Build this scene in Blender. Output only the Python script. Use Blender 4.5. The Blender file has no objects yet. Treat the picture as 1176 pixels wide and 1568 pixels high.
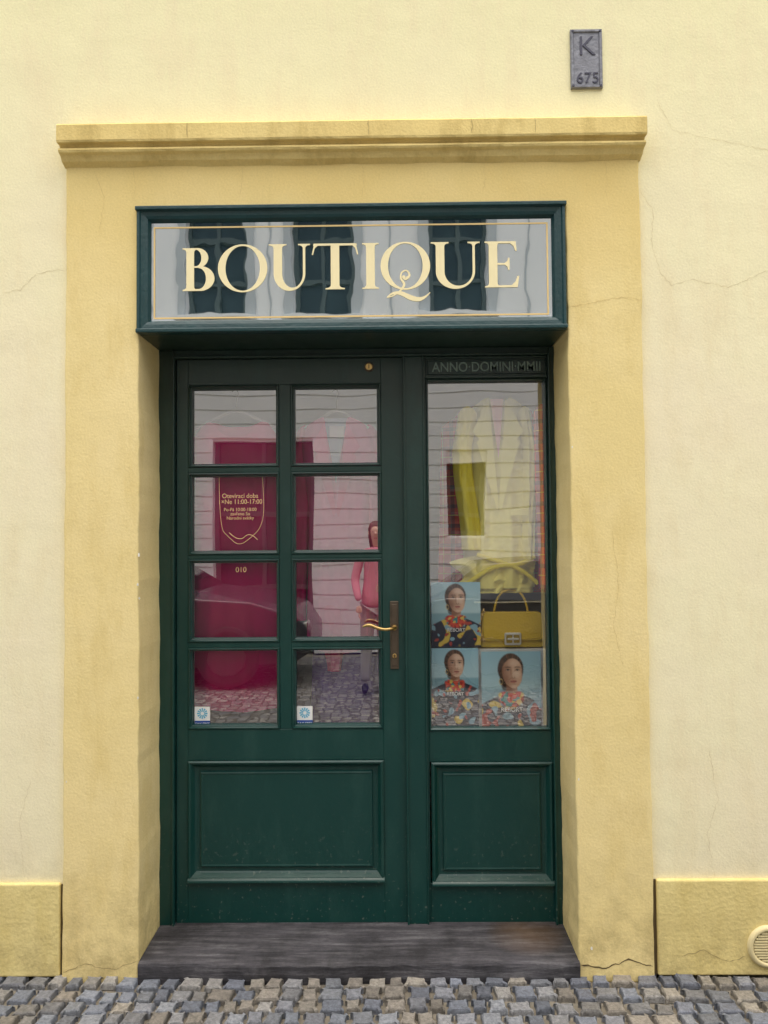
import bpy, bmesh, math, random
from mathutils import Vector, Matrix, noise
random.seed(7)
C=bpy.context; D=bpy.data
scene=C.scene

# ------------------------------------------------------------------ helpers
def link(o,parent=None):
    C.collection.objects.link(o)
    if parent is not None:
        o.parent=parent
        o.matrix_parent_inverse=Matrix.Translation(-parent.location)
    return o
def group(name,loc=(0,0,0)):
    e=D.objects.new(name,None); e.location=loc; e.empty_display_size=.1
    C.collection.objects.link(e); return e
def mk(name,verts,faces,mat,parent=None,smooth=False,bevel=0,seg=2,mats=None,fm=None,sub=0):
    me=D.meshes.new(name); me.from_pydata([tuple(v) for v in verts],[],faces)
    if mats:
        for m in mats: me.materials.append(m)
        if fm:
            for p,i in zip(me.polygons,fm): p.material_index=i
    else: me.materials.append(mat)
    bm=bmesh.new(); bm.from_mesh(me)
    bmesh.ops.remove_doubles(bm,verts=bm.verts,dist=1e-6)
    bmesh.ops.recalc_face_normals(bm,faces=bm.faces)
    bm.to_mesh(me); bm.free()
    if smooth:
        for p in me.polygons: p.use_smooth=True
    o=D.objects.new(name,me); link(o,parent)
    if bevel:
        b=o.modifiers.new('b','BEVEL'); b.width=bevel; b.segments=seg; b.limit_method='ANGLE'; b.angle_limit=math.radians(35)
    if sub:
        s=o.modifiers.new('s','SUBSURF'); s.levels=sub; s.render_levels=sub
    return o
def boxes(name,L,mat,parent=None,bevel=0,seg=2):
    v=[];f=[]
    for (x0,x1,y0,y1,z0,z1) in L:
        b=len(v)
        v+=[(x0,y0,z0),(x1,y0,z0),(x1,y1,z0),(x0,y1,z0),(x0,y0,z1),(x1,y0,z1),(x1,y1,z1),(x0,y1,z1)]
        f+=[tuple(b+i for i in q) for q in ((0,1,5,4),(1,2,6,5),(2,3,7,6),(3,0,4,7),(4,5,6,7),(3,2,1,0))]
    me=D.meshes.new(name); me.from_pydata(v,[],f); me.materials.append(mat)
    o=D.objects.new(name,me); link(o,parent)
    if bevel:
        b=o.modifiers.new('b','BEVEL'); b.width=bevel; b.segments=seg; b.limit_method='ANGLE'
    return o
def loft(name,x0,x1,z0,z1,prof,mat,parent=None,cap=False,smooth=False):
    """nested rectangles, prof=[(inset,y),...]"""
    v=[];f=[]
    for (i,y) in prof:
        v+=[(x0+i,y,z0+i),(x1-i,y,z0+i),(x1-i,y,z1-i),(x0+i,y,z1-i)]
    for k in range(len(prof)-1):
        for j in range(4):
            a=k*4+j;b=k*4+(j+1)%4
            f.append((a,b,b+4,a+4))
    if cap:
        k=(len(prof)-1)*4; f.append((k,k+1,k+2,k+3))
    me=D.meshes.new(name); me.from_pydata(v,[],f); me.materials.append(mat)
    o=D.objects.new(name,me); return link(o,parent)
def cyl(name,p0,p1,r,mat,parent=None,r2=None,n=24,smooth=True):
    p0=Vector(p0);p1=Vector(p1);d=(p1-p0).normalized()
    a=d.orthogonal().normalized();b=d.cross(a)
    if r2 is None:r2=r
    v=[];f=[]
    for p,rr in((p0,r),(p1,r2)):
        for i in range(n):
            t=2*math.pi*i/n; v.append(p+a*rr*math.cos(t)+b*rr*math.sin(t))
    for i in range(n): f.append((i,(i+1)%n,n+(i+1)%n,n+i))
    f.append(tuple(range(n)));f.append(tuple(range(n,2*n)))
    return mk(name,v,f,mat,parent,bevel=min(r,r2)*.15)
def tube(name,pts,r,mat,parent=None,radii=None,res=6,cyclic=False):
    cu=D.curves.new(name,'CURVE');cu.dimensions='3D';cu.bevel_depth=r;cu.bevel_resolution=3;cu.use_fill_caps=True
    s=cu.splines.new('NURBS');s.points.add(len(pts)-1)
    for i,p in enumerate(pts):
        s.points[i].co=(*p,1); s.points[i].radius=radii[i] if radii else 1
    s.order_u=3;s.use_endpoint_u=not cyclic;s.use_cyclic_u=cyclic;s.resolution_u=res
    cu.materials.append(mat)
    o=D.objects.new(name,cu);return link(o,parent)
def text(name,s,x,y,z,size,mat,parent=None,align='CENTER',ext=.001,bold=0,sx=1,space=1):
    cu=D.curves.new(name,'FONT');cu.body=s;cu.size=size;cu.align_x=align;cu.extrude=ext;cu.offset=bold;cu.space_line=.9;cu.space_character=space
    cu.materials.append(mat)
    o=D.objects.new(name,cu);o.location=(x,y,z);o.rotation_euler=(math.pi/2,0,0);o.scale=(sx,1,1);return link(o,parent)

# ------------------------------------------------------------------ materials
def newmat(name):
    m=D.materials.new(name);m.use_nodes=True
    nt=m.node_tree;b=nt.nodes['Principled BSDF'];return m,nt,b
def N(nt,t,**k):
    n=nt.nodes.new(t)
    for a,v in k.items():
        setattr(n,a,v)
    return n
def c4(c): return (c[0],c[1],c[2],1)
def simple(name,col,rough=.5,metal=0,var=.12,scale=8,bump=0,bscale=60,spec=.5):
    m,nt,b=newmat(name)
    b.inputs['Roughness'].default_value=rough;b.inputs['Metallic'].default_value=metal
    b.inputs['Specular IOR Level'].default_value=spec
    tc=N(nt,'ShaderNodeTexCoord')
    n=N(nt,'ShaderNodeTexNoise');n.inputs['Scale'].default_value=scale;n.inputs['Detail'].default_value=5
    nt.links.new(tc.outputs['Object'],n.inputs['Vector'])
    mx=N(nt,'ShaderNodeMix',data_type='RGBA')
    mx.inputs[6].default_value=c4([max(0,x*(1-var)) for x in col]);mx.inputs[7].default_value=c4([min(1,x*(1+var)) for x in col])
    nt.links.new(n.outputs['Fac'],mx.inputs[0]);nt.links.new(mx.outputs[2],b.inputs['Base Color'])
    if bump:
        n2=N(nt,'ShaderNodeTexNoise');n2.inputs['Scale'].default_value=bscale;n2.inputs['Detail'].default_value=5
        nt.links.new(tc.outputs['Object'],n2.inputs['Vector'])
        bp=N(nt,'ShaderNodeBump');bp.inputs['Strength'].default_value=bump;bp.inputs['Distance'].default_value=.01
        nt.links.new(n2.outputs['Fac'],bp.inputs['Height']);nt.links.new(bp.outputs[0],b.inputs['Normal'])
    return m
def plaster(name,colA,colB,dirt,stain,dirt_top=.35,bump=.5,topcol=None,fine=110,big=.3):
    m,nt,b=newmat(name);L=nt.links.new
    b.inputs['Roughness'].default_value=.92;b.inputs['Specular IOR Level'].default_value=.15
    tc=N(nt,'ShaderNodeTexCoord')
    n1=N(nt,'ShaderNodeTexNoise');n1.inputs['Scale'].default_value=1.3;n1.inputs['Detail'].default_value=7;n1.inputs['Roughness'].default_value=.62
    L(tc.outputs['Object'],n1.inputs['Vector'])
    r1=N(nt,'ShaderNodeValToRGB');r1.color_ramp.elements[0].position=.40;r1.color_ramp.elements[1].position=.60
    L(n1.outputs['Fac'],r1.inputs[0])
    mx=N(nt,'ShaderNodeMix',data_type='RGBA');mx.inputs[6].default_value=c4(colA);mx.inputs[7].default_value=c4(colB)
    L(r1.outputs[0],mx.inputs[0])
    sep=N(nt,'ShaderNodeSeparateXYZ');L(tc.outputs['Object'],sep.inputs[0])
    last=mx.outputs[2]
    if topcol:
        mr=N(nt,'ShaderNodeMapRange');mr.inputs[1].default_value=topcol[1];mr.inputs[2].default_value=topcol[2]
        n5=N(nt,'ShaderNodeTexNoise');n5.inputs['Scale'].default_value=2.;n5.inputs['Detail'].default_value=4
        L(tc.outputs['Object'],n5.inputs['Vector'])
        ad=N(nt,'ShaderNodeMath',operation='MULTIPLY_ADD');ad.inputs[1].default_value=.9;L(n5.outputs['Fac'],ad.inputs[0]);L(sep.outputs[2],ad.inputs[2])
        L(ad.outputs[0],mr.inputs[0])
        m3=N(nt,'ShaderNodeMix',data_type='RGBA');L(mr.outputs[0],m3.inputs[0]);L(last,m3.inputs[6]);m3.inputs[7].default_value=c4(topcol[0]);last=m3.outputs[2]
    n2=N(nt,'ShaderNodeTexNoise');n2.inputs['Scale'].default_value=5;n2.inputs['Detail'].default_value=8;n2.inputs['Roughness'].default_value=.7
    mp=N(nt,'ShaderNodeMapping');mp.inputs['Scale'].default_value=(1.6,1,.45);L(tc.outputs['Object'],mp.inputs[0]);L(mp.outputs[0],n2.inputs['Vector'])
    r2=N(nt,'ShaderNodeValToRGB');r2.color_ramp.elements[0].position=.48;r2.color_ramp.elements[1].position=.72;r2.color_ramp.elements[1].color=(.9,.9,.9,1)
    L(n2.outputs['Fac'],r2.inputs[0])
    m2=N(nt,'ShaderNodeMix',data_type='RGBA');L(r2.outputs[0],m2.inputs[0]);L(last,m2.inputs[6]);m2.inputs[7].default_value=c4(stain)
    mr=N(nt,'ShaderNodeMapRange');mr.inputs[1].default_value=dirt_top;mr.inputs[2].default_value=0.;mr.inputs[3].default_value=0;mr.inputs[4].default_value=1
    L(sep.outputs[2],mr.inputs[0])
    n3=N(nt,'ShaderNodeTexNoise');n3.inputs['Scale'].default_value=9;n3.inputs['Detail'].default_value=7;n3.inputs['Roughness'].default_value=.75
    L(tc.outputs['Object'],n3.inputs['Vector'])
    r3=N(nt,'ShaderNodeValToRGB');r3.color_ramp.elements[0].position=.42;r3.color_ramp.elements[1].position=.72
    L(n3.outputs['Fac'],r3.inputs[0])
    mu=N(nt,'ShaderNodeMath',operation='MULTIPLY');L(mr.outputs[0],mu.inputs[0]);L(r3.outputs[0],mu.inputs[1])
    m4=N(nt,'ShaderNodeMix',data_type='RGBA');L(mu.outputs[0],m4.inputs[0]);L(m2.outputs[2],m4.inputs[6]);m4.inputs[7].default_value=c4(dirt)
    n4=N(nt,'ShaderNodeTexNoise');n4.inputs['Scale'].default_value=150;n4.inputs['Detail'].default_value=3;L(tc.outputs['Object'],n4.inputs['Vector'])
    mr4=N(nt,'ShaderNodeMapRange');mr4.inputs[1].default_value=.3;mr4.inputs[2].default_value=.7;mr4.inputs[3].default_value=.95;mr4.inputs[4].default_value=1.04
    L(n4.outputs['Fac'],mr4.inputs[0])
    vm=N(nt,'ShaderNodeVectorMath',operation='SCALE');L(m4.outputs[2],vm.inputs[0]);L(mr4.outputs[0],vm.inputs[3])
    L(vm.outputs[0],b.inputs['Base Color'])
    nb=N(nt,'ShaderNodeTexNoise');nb.inputs['Scale'].default_value=fine;nb.inputs['Detail'].default_value=4;L(tc.outputs['Object'],nb.inputs['Vector'])
    nb2=N(nt,'ShaderNodeTexNoise');nb2.inputs['Scale'].default_value=6;nb2.inputs['Detail'].default_value=4;L(tc.outputs['Object'],nb2.inputs['Vector'])
    bp=N(nt,'ShaderNodeBump');bp.inputs['Strength'].default_value=bump;bp.inputs['Distance'].default_value=.003;L(nb.outputs['Fac'],bp.inputs['Height'])
    bp2=N(nt,'ShaderNodeBump');bp2.inputs['Strength'].default_value=big;bp2.inputs['Distance'].default_value=.015;L(nb2.outputs['Fac'],bp2.inputs['Height']);L(bp.outputs[0],bp2.inputs['Normal'])
    L(bp2.outputs[0],b.inputs['Normal'])
    return m
M_wall=plaster('cream_plaster',(.90,.84,.56),(.89,.81,.56),(.60,.54,.35),(.84,.745,.475),.6,.30,topcol=((.86,.81,.49),2.6,4.2))
M_sur=plaster('ochre_plaster',(.87,.72,.36),(.83,.68,.31),(.42,.33,.14),(.76,.60,.25),.5,.38,topcol=((.77,.59,.23),2.9,3.5))
M_pli=plaster('plinth_plaster',(.80,.68,.31),(.76,.63,.27),(.42,.33,.14),(.66,.53,.20),.3,.8,fine=70)
M_corn=plaster('cornice_plaster',(.80,.64,.27),(.77,.60,.24),(.4,.3,.1),(.56,.42,.15),.1,.5)
M_crack=simple('crack',(.34,.26,.12),.95)
M_gap=simple('joint_shadow',(.10,.07,.03),.95)

def paint(name):
    m,nt,b=newmat(name);L=nt.links.new
    tc=N(nt,'ShaderNodeTexCoord');sep=N(nt,'ShaderNodeSeparateXYZ');L(tc.outputs['Object'],sep.inputs[0])
    mr=N(nt,'ShaderNodeMapRange');mr.inputs[1].default_value=.9;mr.inputs[2].default_value=2.35;L(sep.outputs[2],mr.inputs[0])
    mx=N(nt,'ShaderNodeMix',data_type='RGBA');mx.inputs[6].default_value=(.0035,.042,.036,1);mx.inputs[7].default_value=(.019,.039,.030,1);L(mr.outputs[0],mx.inputs[0])
    n=N(nt,'ShaderNodeTexNoise');n.inputs['Scale'].default_value=7;n.inputs['Detail'].default_value=9;n.inputs['Roughness'].default_value=.7
    mp=N(nt,'ShaderNodeMapping');mp.inputs['Scale'].default_value=(1.5,1,.5);L(tc.outputs['Object'],mp.inputs[0]);L(mp.outputs[0],n.inputs['Vector'])
    r=N(nt,'ShaderNodeValToRGB');r.color_ramp.elements[0].position=.5;r.color_ramp.elements[1].position=.8;r.color_ramp.elements[1].color=(.45,.45,.45,1);L(n.outputs['Fac'],r.inputs[0])
    m2=N(nt,'ShaderNodeMix',data_type='RGBA');L(r.outputs[0],m2.inputs[0]);L(mx.outputs[2],m2.inputs[6]);m2.inputs[7].default_value=(.03,.09,.075,1)
    n6=N(nt,'ShaderNodeTexNoise');n6.inputs['Scale'].default_value=60;n6.inputs['Detail'].default_value=6;L(tc.outputs['Object'],n6.inputs['Vector'])
    r6=N(nt,'ShaderNodeValToRGB');r6.color_ramp.elements[0].position=.62;r6.color_ramp.elements[1].position=.70;r6.color_ramp.elements[1].color=(.6,.6,.6,1);L(n6.outputs['Fac'],r6.inputs[0])
    mr6=N(nt,'ShaderNodeMapRange');mr6.inputs[1].default_value=.5;mr6.inputs[2].default_value=.05;L(sep.outputs[2],mr6.inputs[0])
    mu=N(nt,'ShaderNodeMath',operation='MULTIPLY');L(r6.outputs[0],mu.inputs[0]);L(mr6.outputs[0],mu.inputs[1])
    m5=N(nt,'ShaderNodeMix',data_type='RGBA');L(mu.outputs[0],m5.inputs[0]);L(m2.outputs[2],m5.inputs[6]);m5.inputs[7].default_value=(.15,.17,.14,1)
    L(m5.outputs[2],b.inputs['Base Color'])
    n3=N(nt,'ShaderNodeTexNoise');n3.inputs['Scale'].default_value=14;n3.inputs['Detail'].default_value=8;L(mp.outputs[0],n3.inputs['Vector'])
    mr3=N(nt,'ShaderNodeMapRange');mr3.inputs[3].default_value=.22;mr3.inputs[4].default_value=.46;L(n3.outputs['Fac'],mr3.inputs[0]);L(mr3.outputs[0],b.inputs['Roughness'])
    n4=N(nt,'ShaderNodeTexNoise');n4.inputs['Scale'].default_value=45;n4.inputs['Detail'].default_value=5;L(tc.outputs['Object'],n4.inputs['Vector'])
    bp=N(nt,'ShaderNodeBump');bp.inputs['Strength'].default_value=.35;bp.inputs['Distance'].default_value=.002;L(n4.outputs['Fac'],bp.inputs['Height'])
    L(bp.outputs[0],b.inputs['Normal'])
    return m
M_green=paint('dark_green_paint')
M_sgreen=simple('sign_green_paint',(.008,.045,.048),.36,var=.35,bump=.2)
def glass():
    m=D.materials.new('window_glass');m.use_nodes=True;nt=m.node_tree;nt.nodes.clear();L=nt.links.new
    o=N(nt,'ShaderNodeOutputMaterial');t=N(nt,'ShaderNodeBsdfTransparent');t.inputs[0].default_value=(.99,1,.99,1)
    g=N(nt,'ShaderNodeBsdfGlossy');g.inputs['Roughness'].default_value=.0;g.inputs[0].default_value=(.99,.99,1,1)
    fr=N(nt,'ShaderNodeFresnel');fr.inputs[0].default_value=1.45
    ma=N(nt,'ShaderNodeMath',operation='ADD');ma.inputs[1].default_value=.31;L(fr.outputs[0],ma.inputs[0])
    tc=N(nt,'ShaderNodeTexCoord');n=N(nt,'ShaderNodeTexNoise');n.inputs['Scale'].default_value=2.2;n.inputs['Detail'].default_value=1;L(tc.outputs['Object'],n.inputs['Vector'])
    bp=N(nt,'ShaderNodeBump');bp.inputs['Strength'].default_value=.13;bp.inputs['Distance'].default_value=.01;L(n.outputs['Fac'],bp.inputs['Height']);L(bp.outputs[0],g.inputs['Normal'])
    mx=N(nt,'ShaderNodeMixShader');L(ma.outputs[0],mx.inputs[0]);L(t.outputs[0],mx.inputs[1]);L(g.outputs[0],mx.inputs[2]);L(mx.outputs[0],o.inputs[0]);return m
M_glass=glass()
def signglass():
    m=D.materials.new('sign_glass');m.use_nodes=True;nt=m.node_tree;nt.nodes.clear();L=nt.links.new
    o=N(nt,'ShaderNodeOutputMaterial');t=N(nt,'ShaderNodeBsdfDiffuse');t.inputs[0].default_value=(.02,.04,.045,1)
    g=N(nt,'ShaderNodeBsdfGlossy');g.inputs['Roughness'].default_value=.015;g.inputs[0].default_value=(.92,.97,1,1)
    tc=N(nt,'ShaderNodeTexCoord');n=N(nt,'ShaderNodeTexNoise');n.inputs['Scale'].default_value=5;n.inputs['Detail'].default_value=2;L(tc.outputs['Object'],n.inputs['Vector'])
    bp=N(nt,'ShaderNodeBump');bp.inputs['Strength'].default_value=.06;bp.inputs['Distance'].default_value=.01;L(n.outputs['Fac'],bp.inputs['Height']);L(bp.outputs[0],g.inputs['Normal'])
    mx=N(nt,'ShaderNodeMixShader');mx.inputs[0].default_value=.60;L(t.outputs[0],mx.inputs[1]);L(g.outputs[0],mx.inputs[2]);L(mx.outputs[0],o.inputs[0]);return m
M_sglass=signglass()
M_cream=simple('cream_gilding',(.93,.82,.48),.45,var=.05,scale=20)
M_gold=simple('gold_line',(.85,.62,.26),.45,var=.1)
M_brass=simple('brass',(.62,.42,.16),.3,metal=1,var=.2,scale=30)
M_bronze=simple('aged_bronze',(.11,.085,.06),.45,metal=.6,var=.3,scale=40)
M_black=simple('black',(.01,.01,.01),.5)
M_white=simple('white_paint',(.8,.8,.78),.5,var=.04)

# ------------------------------------------------------------------ house
house=group('plastered_house',(0,0,0))
XL,XR,ZS,ZT=-.93,.655,.057,2.80
HH=5.0
boxes('front_wall',[(-9,-1.0,0,.33,0,HH),(.75,9,0,.33,0,HH),(-1.0,.75,0,.33,2.85,HH)],M_wall,house)
boxes('rear_and_side_walls',[(-9,-8.7,.33,6,0,HH),(8.7,9,.33,6,0,HH),(-9,9,6,6.3,0,HH)],M_wall,house)
boxes('roof',[(-9.1,9.1,-.05,6.4,HH,HH+.2)],simple('roof_tiles',(.25,.09,.05),.8),house)

def jit(s,k,a=.0016): return a*(math.sin(s*9.1+k)+.7*math.sin(s*23.7+k*2.3)+.5*math.sin(s*51+k*1.7)+.5*random.uniform(-1,1))
def seg(p,q,k,step=.035,a=.0014):
    p=Vector(p);q=Vector(q);n=max(2,int((q-p).length/step));d=(q-p).normalized();nn=Vector((-d.y,d.x))
    out=[]
    for i in range(n):
        t=i/n; s=t*(q-p).length
        w=0 if i==0 else 1
        out.append(p+(q-p)*t+nn*jit(s,k,a)*w)
    return out
P=[(-1.203,-.02),(-1.203,2.975),(.925,2.975),(.925,-.02),(XR,-.02),(XR-.004,ZT),(XL-.002,ZT),(XL+.004,-.02)]
pts=[]
for i in range(len(P)): pts+=seg(P[i],P[(i+1)%len(P)],i*1.9)
n=len(pts)
v=[(p.x,-.02,p.y) for p in pts]+[(p.x,.33,p.y) for p in pts]
f=[tuple(range(n))]+[(i,(i+1)%n,n+(i+1)%n,n+i) for i in range(n)]
o=mk('door_surround',v,f,M_sur,house,bevel=.006,seg=3)
# cornice
prof=[(0,3.108),(-.035,3.106),(-.074,3.099),(-.080,3.092),(-.080,3.036),(-.077,3.029),(-.060,3.027),(-.054,3.019),(-.066,3.012),(-.068,3.005),(-.064,2.998),(-.052,2.992),(-.046,2.984),(-.040,2.975),(-.030,2.968),(-.019,2.960)]
nx=110;v=[];f=[]
def cx(i): return -1.203+(2.128)*i/nx
for i in range(nx+1):
    x=cx(i)
    for k,(y,z) in enumerate(prof):
        ex=.13*(-y)+.002
        if i==0: xx=-1.203-ex
        elif i==nx: xx=.925+ex
        else: xx=x
        w=0.0009*(math.sin(x*7+k*.5)+math.sin(x*19+k*.3)+.6*math.sin(x*43+k))+random.uniform(-.0005,.0005)
        v.append((xx,y+w*(y<0),z+w*.8))
K=len(prof)
for i in range(nx):
    for k in range(K-1): f.append((i*K+k,(i+1)*K+k,(i+1)*K+k+1,i*K+k+1))
v.append((-1.203,0,2.96));a=len(v)-1;v.append((.925,0,2.96));b=len(v)-1
f.append(tuple(range(K))+(a,));f.append(tuple(nx*K+k for k in range(K))[::-1]+(b,))
mk('door_cornice',v,f,M_corn,house)
# plinth
boxes('plinth',[(-9,-1.214,-.016,0.002,0,.332),(.938,9,-.016,.002,0,.338)],M_pli,house,bevel=.007,seg=3)
boxes('plinth_joint',[(-1.2142,-1.203,-.004,.004,0,.325),(.925,.9385,-.005,.004,0,.335)],M_gap,house)
def crack(name,pl,w=.0012,y=-.001,mat=M_crack):
    v=[];f=[];Q=[]
    for i in range(len(pl)-1):
        p=Vector(pl[i]);q=Vector(pl[i+1]);m=max(3,int((q-p).length/.012));d=(q-p).normalized();nn=Vector((-d.y,d.x))
        for j in range(m):
            Q.append(p+(q-p)*j/m+nn*random.uniform(-.0035,.0035))
    Q.append(Vector(pl[-1]))
    for i,p in enumerate(Q):
        d=(Q[min(i+1,len(Q)-1)]-Q[max(i-1,0)]).normalized();nn=Vector((-d.y,d.x))
        ww=w*random.uniform(.25,1)*.5*(1 if 0<i<len(Q)-1 else .1)
        v+=[(p.x-nn.x*ww,y,p.y-nn.y*ww),(p.x+nn.x*ww,y,p.y+nn.y*ww)]
    for i in range(len(Q)-1): f.append((2*i,2*i+1,2*i+3,2*i+2))
    return mk(name,v,f,mat,house)
M_hair=simple('hairline_crack',(.66,.57,.35),.95)
M_hair3=simple('hairline_crack_ochre',(.58,.44,.19),.95)
crack('wall_crack',[(-1.45,2.50),(-1.38,2.51),(-1.32,2.57),(-1.25,2.585),(-1.21,2.58)],.0024,mat=M_hair)
crack('wall_crack',[(.93,2.86),(.98,2.78),(.97,2.66),(1.0,2.55),(1.04,2.50),(1.12,2.52),(1.25,2.49),(1.4,2.55)],.0020,mat=M_hair)
crack('wall_crack',[(1.0,3.2),(1.06,3.08),(1.2,3.05),(1.42,3.0)],.0015,mat=M_hair)
crack('wall_crack',[(1.15,.34),(1.13,.5),(1.17,.62),(1.14,.8)],.0015,mat=M_hair)
crack('wall_crack',[(-1.35,.34),(-1.37,.55),(-1.33,.7)],.0013,mat=M_hair)
crack('surround_crack',[(.66,2.42),(.74,2.43),(.85,2.45),(.925,2.44)],.0016,-.0215,mat=M_hair3)
crack('surround_crack',[(-1.2,.02),(-1.12,.05),(-1.02,.03),(-.93,.06)],.003,-.0215,mat=M_crack)
crack('surround_crack',[(.66,.045),(.75,.03),(.83,.06),(.92,.035)],.006,-.0215,mat=M_gap)
crack('surround_crack',[(.80,1.6),(.82,1.4),(.80,1.25),(.83,1.1)],.0013,-.0215,mat=M_hair3)
crack('surround_crack',[(-1.1,2.95),(-1.06,2.85),(-1.08,2.7)],.0013,-.0215,mat=M_hair3)
for x,z_ in((-.95,2.93),(-.55,2.95),(-.1,2.94),(.35,2.95),(.8,2.92)): crack('surround_crack',[(x,2.96),(x+.006,z_-.05),(x-.003,z_-.1)],.0011,-.0215,mat=M_hair3)
crack('plinth_crack',[(1.02,.07),(1.1,.09),(1.19,.05),(1.25,.07)],.0022,-.0175,mat=M_crack)
for x in(-.735,-.075,.30,.53): crack('cornice_crack',[(x,3.095),(x+.003,3.036)],.0025,-.0825)
M_chip=simple('bare_render',(.80,.78,.70),.95)
rc=random.Random(3)
for (cx_,cz_,s) in((-.928,1.52,.010),(-.932,1.41,.007),(-.926,1.36,.005),(-.93,1.0,.006),(.660,1.9,.005),(.664,.7,.006),(-1.19,.7,.005),(.70,.1,.008)):
    ps=[(cx_+s*.6*rc.uniform(.4,1)*math.cos(k),-.0216,cz_+s*rc.uniform(.5,1.2)*math.sin(k)) for k in [q*.9 for q in range(7)]]
    mk('plaster_chip',ps,[tuple(range(7))],M_chip,house)

# round plinth vent
vent=group('plinth_vent',(1.33,-.02,.104))
v=[];f=[];nn=48
for r,y in((.075,-.016),(.073,-.026),(.062,-.030),(.056,-.026),(.054,-.014)):
    for i in range(nn):
        t=2*math.pi*i/nn;v.append((1.33+r*math.cos(t),y,.104+r*math.sin(t)))
for k in range(4):
    for i in range(nn): f.append((k*nn+i,k*nn+(i+1)%nn,(k+1)*nn+(i+1)%nn,(k+1)*nn+i))
M_vent=simple('cream_plastic',(.72,.62,.34),.5)
mk('vent_ring',v,f,M_vent,vent,smooth=True)
L=[]
for k in range(-5,6):
    z=.104+k*.0095;h=math.sqrt(max(0,.054**2-(k*.0095)**2))
    L.append((1.33-h,1.33+h,-.026,-.018,z-.003,z+.003))
boxes('vent_slats',L,M_vent,vent,bevel=.001)
cyl('vent_back',(1.33,-.0165,.104),(1.33,-.0175,.104),.055,M_gap,vent)

# ------------------------------------------------------------------ enamel plate
pl=group('hydrant_plate',(.74,-.01,3.354))
M_plate=simple('grey_metal_plate',(.19,.195,.22),.45,metal=.2,var=.5,scale=22,bump=.4)
M_pld=simple('plate_letter',(.05,.05,.08),.5,metal=.1,var=.3)
loft('plate_body',.681,.799,3.242,3.466,[(0,.001),(0,-.010),(.003,-.013),(.010,-.013),(.013,-.008)],M_plate,pl,cap=True)
text('letter_k','K',.742,-.008,3.368,.105,M_pld,pl,ext=.003,bold=-.001)
text('number','675',.744,-.008,3.262,.058,M_pld,pl,ext=.003)
for sx in(.689,.791):
    for sz in(3.250,3.458): cyl('screw',(sx,-.012,sz),(sx,-.0155,sz),.0045,M_pld,pl,n=12)

# ------------------------------------------------------------------ sign
sign=group('boutique_sign',(-.145,-.03,2.57))
sx0,sx1,sz0,sz1=-.936,.647,2.337,2.802
loft('sign_frame',sx0,sx1,sz0,sz1,[(0,.25),(0,-.030),(.003,-.034),(.012,-.036),(.016,-.030),(.030,-.028),(.040,-.024),(.046,-.014),(.050,-.006)],M_sgreen,sign)
boxes('sign_top_trim',[(sx0-.003,sx1+.003,-.044,-.021,sz1-.012,sz1+.003)],M_sgreen,sign,bevel=.003)
boxes('sign_bottom_trim',[(sx0-.002,sx1+.002,-.039,.0,sz0-.002,sz0+.014)],M_sgreen,sign,bevel=.004)
boxes('sign_soffit',[(sx0+.002,sx1-.002,.0,.248,sz0-.002,sz0+.01)],M_green,sign)
gx0,gx1,gz0,gz1=-.888,.598,2.385,2.752
mk('sign_glass',[(gx0,-.008,gz0),(gx1,-.008,gz0),(gx1,-.008,gz1),(gx0,-.008,gz1)],[(0,1,2,3)],M_sglass,sign)
loft('gold_border',-.879,.586,2.392,2.738,[(0,-.0095),(.006,-.0095)],M_gold,sign)
# --- letters
LV=[];LF=[];lay=[0]
def poly(ps):
    lay[0]+=1; y=-.0095-.00004*lay[0]
    b=len(LV)
    for p in ps: LV.append((p[0],y,p[1]))
    LF.append(tuple(range(b,b+len(ps))))
def strip(A,B):
    lay[0]+=1; y=-.0095-.00004*lay[0]
    b=len(LV)
    for p,q in zip(A,B): LV.append((p[0],y,p[1]));LV.append((q[0],y,q[1]))
    for i in range(len(A)-1): LF.append((b+2*i,b+2*i+1,b+2*i+3,b+2*i+2))
def arc(cx,cz,a,b,t0,t1,n=40): return [(cx+a*math.cos(math.radians(t0+(t1-t0)*i/n)),cz+b*math.sin(math.radians(t0+(t1-t0)*i/n))) for i in range(n+1)]
ST=.0045
def serif(xa,xb,z,up,e1,e2,br=.012):
    s=up
    A=[(xa-e1,z),(xb+e2,z),(xb+e2,z+s*ST)]
    A+=[(xb+e2*(1-t)**2*.9,z+s*(ST+br*t**1.6)) for t in(.25,.5,.75,1)]
    A+=[(xa-e1*(1-t)**2*.9,z+s*(ST+br*t**1.6)) for t in(1,.75,.5,.25)]
    A+=[(xa-e1,z+s*ST)]
    poly(A)
def stem(xa,xb,z0,z1,foot=True,head=True,e=.016):
    poly([(xa,z0),(xb,z0),(xb,z1),(xa,z1)])
    if foot: serif(xa,xb,z0,1,e,e)
    if head: serif(xa,xb,z1,-1,e,e)
TH=.032
z0=2.496
zb=2.657; xa=-.757
stem(xa,xa+.029,z0,zb,e=.014)
zm=z0+.087
strip(arc(-.715,(zm+zb)/2,.040,(zb-zm)/2,-90,90),arc(-.722,(zm+zb)/2,.021,(zb-zm)/2-.006,-90,90))
poly([(-.73,zb-.006),(-.712,zb-.006),(-.712,zb),(-.73,zb)]);poly([(-.73,zm),(-.712,zm),(-.712,zm+.006),(-.73,zm+.006)])
strip(arc(-.705,(zm+z0)/2+.003,.053,(zm-z0)/2+.003,-90,90),arc(-.712,(zm+z0)/2+.003,.028,(zm-z0)/2-.004,-90,90))
poly([(-.73,z0),(-.703,z0),(-.703,z0+.007),(-.73,z0+.007)])
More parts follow.
